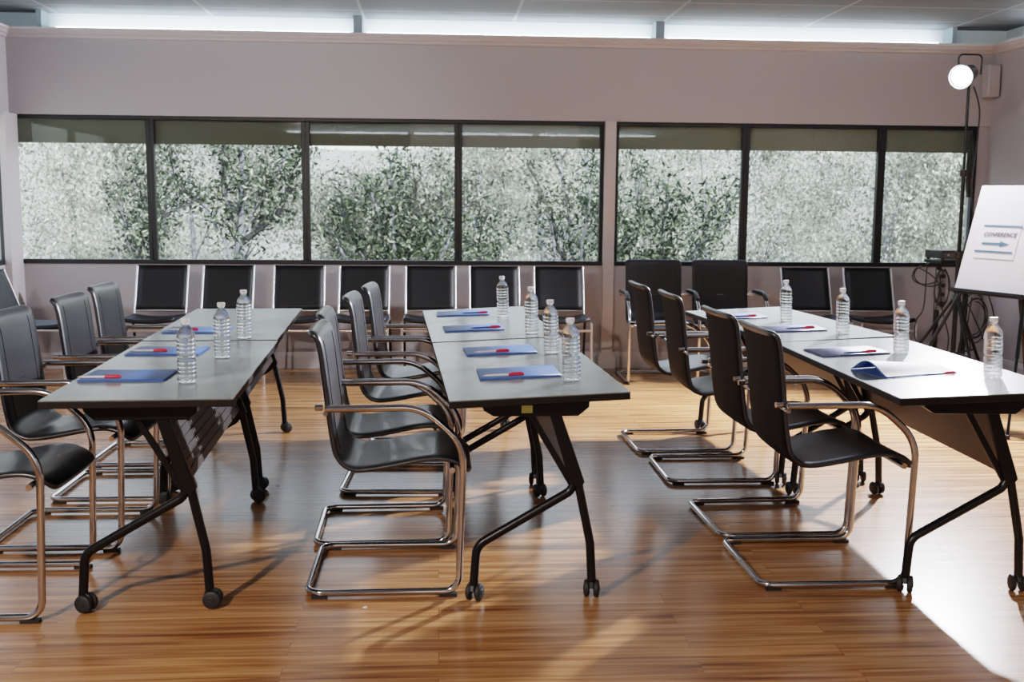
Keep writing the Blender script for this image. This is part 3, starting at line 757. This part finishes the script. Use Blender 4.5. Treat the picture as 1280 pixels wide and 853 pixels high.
loops(3.66, 7.93, .85, .11, .075, 2, [(3.72, 7.9, .8), (3.70, 7.88, .6), (3.72, 7.88, .35), (3.66, 7.86, .012)], 'thin cable looped under the window sill beside the power strip', .0045, 1)
loops(3.74, 7.86, .78, .055, .13, 2, [(3.74, 7.87, .62), (3.80, 7.86, .4), (3.78, 7.84, .2), (3.84, 7.82, .012)], 'cable hanging in long narrow loops before the power strip', .005, 3)
loops(3.92, 7.72, .56, .085, .15, 4, [(3.98, 7.70, .42), (4.04, 7.68, .25), (4.03, 7.66, .02)], 'bunched coil of cable hanging below the sign board', .0045, 5)
cab([(3.86, 7.66, .72), (3.84, 7.66, .5), (3.87, 7.66, .33), (3.80, 7.66, .15), (3.84, 7.66, .01)], .005, 'single cable dropping between the stands to the floor')
cab([(4.00, 7.7, .74), (4.05, 7.7, .6), (4.09, 7.7, .36), (4.02, 7.7, .42), (3.98, 7.7, .62), (3.95, 7.7, .74)], .005, 'cable loop hanging right of the coil under the board')
cab([(3.70, 7.50, 2.20), (3.75, 7.50, 2.05), (3.76, 7.52, 1.85), (3.74, 7.52, 1.5), (3.77, 7.53, 1.25), (3.72, 7.53, 1.1), (3.70, 7.53, .8), (3.74, 7.53, .5), (3.72, 7.53, .3), (3.80, 7.5, .006)], .006, 'power cable running down beside the tall light stand')
cab([(3.69, 8.05, .95), (3.66, 8.0, .62), (3.60, 7.98, .52), (3.58, 7.95, .40), (3.63, 7.95, .26), (3.60, 7.9, .006)], .005, 'cable swinging left of the tripod legs to the floor')
# gathered dark cord bundle at the window's right jamb
t = thing('cord_bundle', 'thick dark bundle of cord hanging at the right window edge', 'cord')
for k in range(6):
    x = 4.43+.012*math.cos(k); pts = [(x, 8.98, 2.0), (x+.02*math.sin(k*2), 8.96, 1.85), (x+.018*math.cos(k), 8.95, 1.7), (x+.02*math.sin(k), 8.96, 1.58), (x+.01, 8.97, 1.45)]
    MB().tube(pts, .011, 8).build('strand', 'cable', t)
# box added where the lamp leaves only a faint shadow on the wall
t = thing('lamp_shadow_box', 'pale box added for the faint lamp shadow high in the back right corner', 'shadow_stand_in'); t.location = (4.555, 8.93, 2.40)
MB().box((-.05, -.05, -.13), (.05, .07, .13)).build('case', 'wall', t, bevel=.008)
MB().box((-.04, -.054, -.11), (.04, -.049, .11)).build('box_face', 'wall', t)

# ------------------------------------------------------------------ outside: hill, near trees, pale trees
hs = MB(); V = []; F = []; nx, ny = 50, 26
for j in range(ny+1):
    for i in range(nx+1):
        x = -45+100*i/nx; y = 9.6+70*j/ny
        z = -3.2+ (0 if y < 22 else min(y-22, 30)*.245)+.35*math.sin(x*.35)+.3*math.cos(y*.4+x*.1); V.append((x, y, z))
for j in range(ny):
    for i in range(nx): a = j*(nx+1)+i; F.append((a, a+1, a+nx+2, a+nx+1))
struct('ground', hs.add(V, F), 'hill')
def leaves(name, parent, centres, spread, count, size, mat, seed, droop=0., aspect=.33):
    g = np.random.default_rng(seed); c = np.array(centres, float)
    idx = g.integers(0, len(c), count); p = c[idx]+g.normal(0, 1, (count, 3))*np.array(spread)
    d = g.normal(0, 1, (count, 3)); d[:, 2] -= droop; d /= np.linalg.norm(d, axis=1)[:, None]
    s = np.cross(d, g.normal(0, 1, (count, 3))); s /= np.linalg.norm(s, axis=1)[:, None]
    n = np.cross(d, s); L = size*g.uniform(.6, 1.3, count)[:, None]; w = L*aspect
    v = np.stack([p-d*L*.5, p-s*w*.5+n*w*.12, p+d*L*.5, p+s*w*.5+n*w*.12], 1).reshape(-1, 3)
    me = bpy.data.meshes.new(name); me.vertices.add(4*count); me.vertices.foreach_set('co', v.ravel())
    me.loops.add(4*count); me.loops.foreach_set('vertex_index', np.arange(4*count, dtype=np.int32))
    me.polygons.add(count); me.polygons.foreach_set('loop_start', np.arange(0, 4*count, 4, dtype=np.int32))
    me.update(calc_edges=True); me.validate(); me.materials.append(M[mat])
    o = bpy.data.objects.new(name, me); col.objects.link(o); o.parent = parent
    return o
def near_tree(base, limbs, label, seed, nleaf, twigs=5, size=.075, shift=(0, 0, 0), leafbias=1., mat='leaf_dark'):
    rr = random.Random(seed); t = thing('leafy_tree', label, 'tree', 'slender trees just outside the windows')
    b = MB(); dk = MB(); cents = []
    for li, (pts, r0, r1) in enumerate(limbs):
        P = [Vector(p)+Vector(shift) for p in pts]; n = len(P)
        rs = [r0+(r1-r0)*k/(n-1) for k in range(n)]
        (b if li % 3 != 2 else dk).tube(P, rs, 7)
        for k in range(1, n):
            for j in range(twigs if li else 2):
                a = P[k-1].lerp(P[k], rr.random()); d = (P[k]-P[k-1]).normalized()+Vector((rr.uniform(-1, 1), rr.uniform(-1, 1), rr.uniform(-.3, .9)))
                L = rr.uniform(.18, .55); e = a+d.normalized()*L; mid = a.lerp(e, .5)+Vector((rr.uniform(-.06, .06), 0, rr.uniform(-.03, .08)))
                dk.tube([a, mid, e], [r1*.8, r1*.5, .003], 5)
                for u in (.45, .7, .9, 1.0): cents.append(a.lerp(e, u))
    b.build('trunk', 'bark', t)
    if dk.v: dk.build('twigs', 'bark_dark', t)
    leaves('foliage', t, cents, (.085, .085, .07), nleaf, size, mat, seed)
    return t
Y = 13.
T2 = [([(-2.25, Y, -3.3), (-2.30, Y, -1.2), (-2.31, Y, .5), (-2.32, Y, .73), (-2.31, Y, .96), (-2.29, Y, 1.29), (-2.27, Y, 1.61), (-2.27, Y, 2.4)], .075, .022),
      ([(-2.315, Y, .9), (-2.37, Y, 1.19), (-2.48, Y, 1.42), (-2.51, Y, 1.70), (-2.46, Y, 1.93), (-2.4, Y, 2.3)], .030, .012),
      ([(-2.29, Y, .88), (-2.13, Y, 1.01), (-1.89, Y, 1.20), (-1.77, Y, 1.43), (-1.67, Y, 1.71), (-1.60, Y, 1.95), (-1.55, Y, 2.3)], .042, .014),
      ([(-2.28, Y, .95), (-2.14, Y, 1.27), (-1.98, Y, 1.52), (-1.84, Y, 1.75), (-1.7, Y, 2.1)], .022, .010),
      ([(-2.33, Y-.2, .5), (-2.45, Y-.2, .91), (-2.585, Y-.2, 1.145), (-2.70, Y-.2, 1.35), (-2.90, Y-.2, 1.31), (-3.09, Y-.2, 1.21), (-3.18, Y-.2, 1.05)], .022, .010),
      ([(-2.67, Y-.2, 1.30), (-2.85, Y-.2, 1.42), (-2.98, Y-.2, 1.60), (-3.05, Y-.2, 1.85)], .014, .008)]
near_tree(None, T2, 'forked grey tree spreading behind the second window pane from the left', 11, 3300, size=.085)
def gen_limbs(x, y, seed, zf=.4, n=7, spread=1.0, up=1.8, trunk=.06):
    rr = random.Random(seed); L = [([(x+rr.uniform(-.2, .2), y, -3.3), (x, y, -1), (x, y, zf)], trunk, trunk*.7)]
    for k in range(n):
        u = -1+2*(k+.5)/n; z0 = zf-.25+rr.uniform(-.3, .2); p = Vector((x, y, z0)); pts = [p.copy()]
        ex = x+u*spread+rr.uniform(-.15, .15); h = up*(1-.35*abs(u))+rr.uniform(-.2, .2)
        for q in range(1, 6):
            w = q/5; pts.append(Vector((x+(ex-x)*w**.8+rr.uniform(-.04, .04), y+rr.uniform(-.4, .4)*w, z0+h*w)))
        L.append((pts, trunk*.5, .009))
    return L
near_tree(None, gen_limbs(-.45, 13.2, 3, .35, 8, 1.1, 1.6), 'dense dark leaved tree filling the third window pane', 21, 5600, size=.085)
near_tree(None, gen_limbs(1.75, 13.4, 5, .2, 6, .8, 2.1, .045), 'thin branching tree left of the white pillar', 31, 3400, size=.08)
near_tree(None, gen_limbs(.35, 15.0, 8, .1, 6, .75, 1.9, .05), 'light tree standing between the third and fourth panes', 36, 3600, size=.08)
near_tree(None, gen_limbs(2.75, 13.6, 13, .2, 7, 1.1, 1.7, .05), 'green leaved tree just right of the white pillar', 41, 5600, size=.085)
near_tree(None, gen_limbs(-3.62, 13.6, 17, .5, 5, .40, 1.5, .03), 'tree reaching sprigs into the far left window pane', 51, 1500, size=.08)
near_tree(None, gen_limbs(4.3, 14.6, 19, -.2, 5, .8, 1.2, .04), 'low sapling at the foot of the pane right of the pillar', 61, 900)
def far_tree(x, y, z0, h, rad, label, seed, n, mat='leaf_pale', size=.16, droop=1.2):
    rr = random.Random(seed); t = thing('pale_tree', label, 'tree', 'pale sunlit trees on the slope')
    b = MB(); b.tube([(x, y, z0), (x+.1, y, z0+h*.4), (x, y, z0+h*.75)], [.12, .06, .02], 8)
    cents = []
    for k in range(34):
        a = rr.uniform(0, 2*PI); e = rr.uniform(-.9, 1.0); q = math.sqrt(max(0, 1-e*e))*rr.uniform(.55, 1)
        c = Vector((x+rad*q*math.cos(a), y+rad*q*math.sin(a)*.8, z0+h*.58+h*.45*e)); cents.append(c)
        if k < 6: b.tube([(x, y, z0+h*.45), (x+(c.x-x)*.5, y+(c.y-y)*.5, (z0+h*.45+c.z)/2+.2), c], [.022, .014, .006], 5)
        for j in range(4): cents.append(c+Vector((rr.uniform(-.3, .3), rr.uniform(-.3, .3), -.22*j-.1)))
    b.build('trunk', 'bark', t)
    leaves('foliage', t, cents, (rad*.16, rad*.16, h*.055), n, size, mat, seed, droop, .42)
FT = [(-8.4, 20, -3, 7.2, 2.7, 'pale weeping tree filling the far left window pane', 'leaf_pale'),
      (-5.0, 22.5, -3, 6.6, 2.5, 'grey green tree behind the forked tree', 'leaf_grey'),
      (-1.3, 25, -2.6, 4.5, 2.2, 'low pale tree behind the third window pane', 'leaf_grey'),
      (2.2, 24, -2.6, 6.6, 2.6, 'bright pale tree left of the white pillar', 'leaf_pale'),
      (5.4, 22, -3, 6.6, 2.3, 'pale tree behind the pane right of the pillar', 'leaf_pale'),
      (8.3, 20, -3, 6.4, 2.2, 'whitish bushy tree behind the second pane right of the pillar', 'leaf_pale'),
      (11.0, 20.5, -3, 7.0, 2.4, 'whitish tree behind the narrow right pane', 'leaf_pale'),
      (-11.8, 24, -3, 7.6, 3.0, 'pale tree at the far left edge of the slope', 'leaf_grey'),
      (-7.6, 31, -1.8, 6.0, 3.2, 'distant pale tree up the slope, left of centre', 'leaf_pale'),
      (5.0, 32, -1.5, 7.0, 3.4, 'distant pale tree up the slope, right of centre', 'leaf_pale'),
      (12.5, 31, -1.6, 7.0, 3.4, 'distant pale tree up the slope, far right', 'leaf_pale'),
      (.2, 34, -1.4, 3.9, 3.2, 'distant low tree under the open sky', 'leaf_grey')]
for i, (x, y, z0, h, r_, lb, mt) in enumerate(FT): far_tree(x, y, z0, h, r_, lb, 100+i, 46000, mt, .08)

# ------------------------------------------------------------------ sun, world
s = bpy.data.lights.new('sun', 'SUN'); s.energy = 8.5; s.angle = .01; s.color = (1, .98, .94)
o = bpy.data.objects.new('sun', s); col.objects.link(o); o.rotation_euler = Vector((-.30, .62, -.72)).to_track_quat('-Z', 'Y').to_euler()
wd = bpy.data.worlds.new('sky'); scene.world = wd; wd.use_nodes = True
t = wd.node_tree; bg = t.nodes['Background']
tc = t.nodes.new('ShaderNodeTexCoord'); sp = t.nodes.new('ShaderNodeSeparateXYZ'); cr = t.nodes.new('ShaderNodeValToRGB')
t.links.new(tc.outputs['Generated'], sp.inputs[0]); t.links.new(sp.outputs['Z'], cr.inputs['Fac'])
cr.color_ramp.elements[0].color = (.98, 1, 1, 1); cr.color_ramp.elements[1].color = (.50, .68, 1, 1); cr.color_ramp.elements[1].position = .8
t.links.new(cr.outputs[0], bg.inputs['Color']); bg.inputs['Strength'].default_value = 2.4

scene.view_settings.view_transform = 'Filmic'
scene.view_settings.look = 'Medium High Contrast'
scene.view_settings.exposure = .27
cy = scene.cycles
cy.use_denoising = True
cy.max_bounces = 10; cy.transparent_max_bounces = 24; cy.transmission_bounces = 8; cy.glossy_bounces = 4; cy.diffuse_bounces = 4
cy.sample_clamp_indirect = 6; cy.caustics_reflective = False; cy.caustics_refractive = False
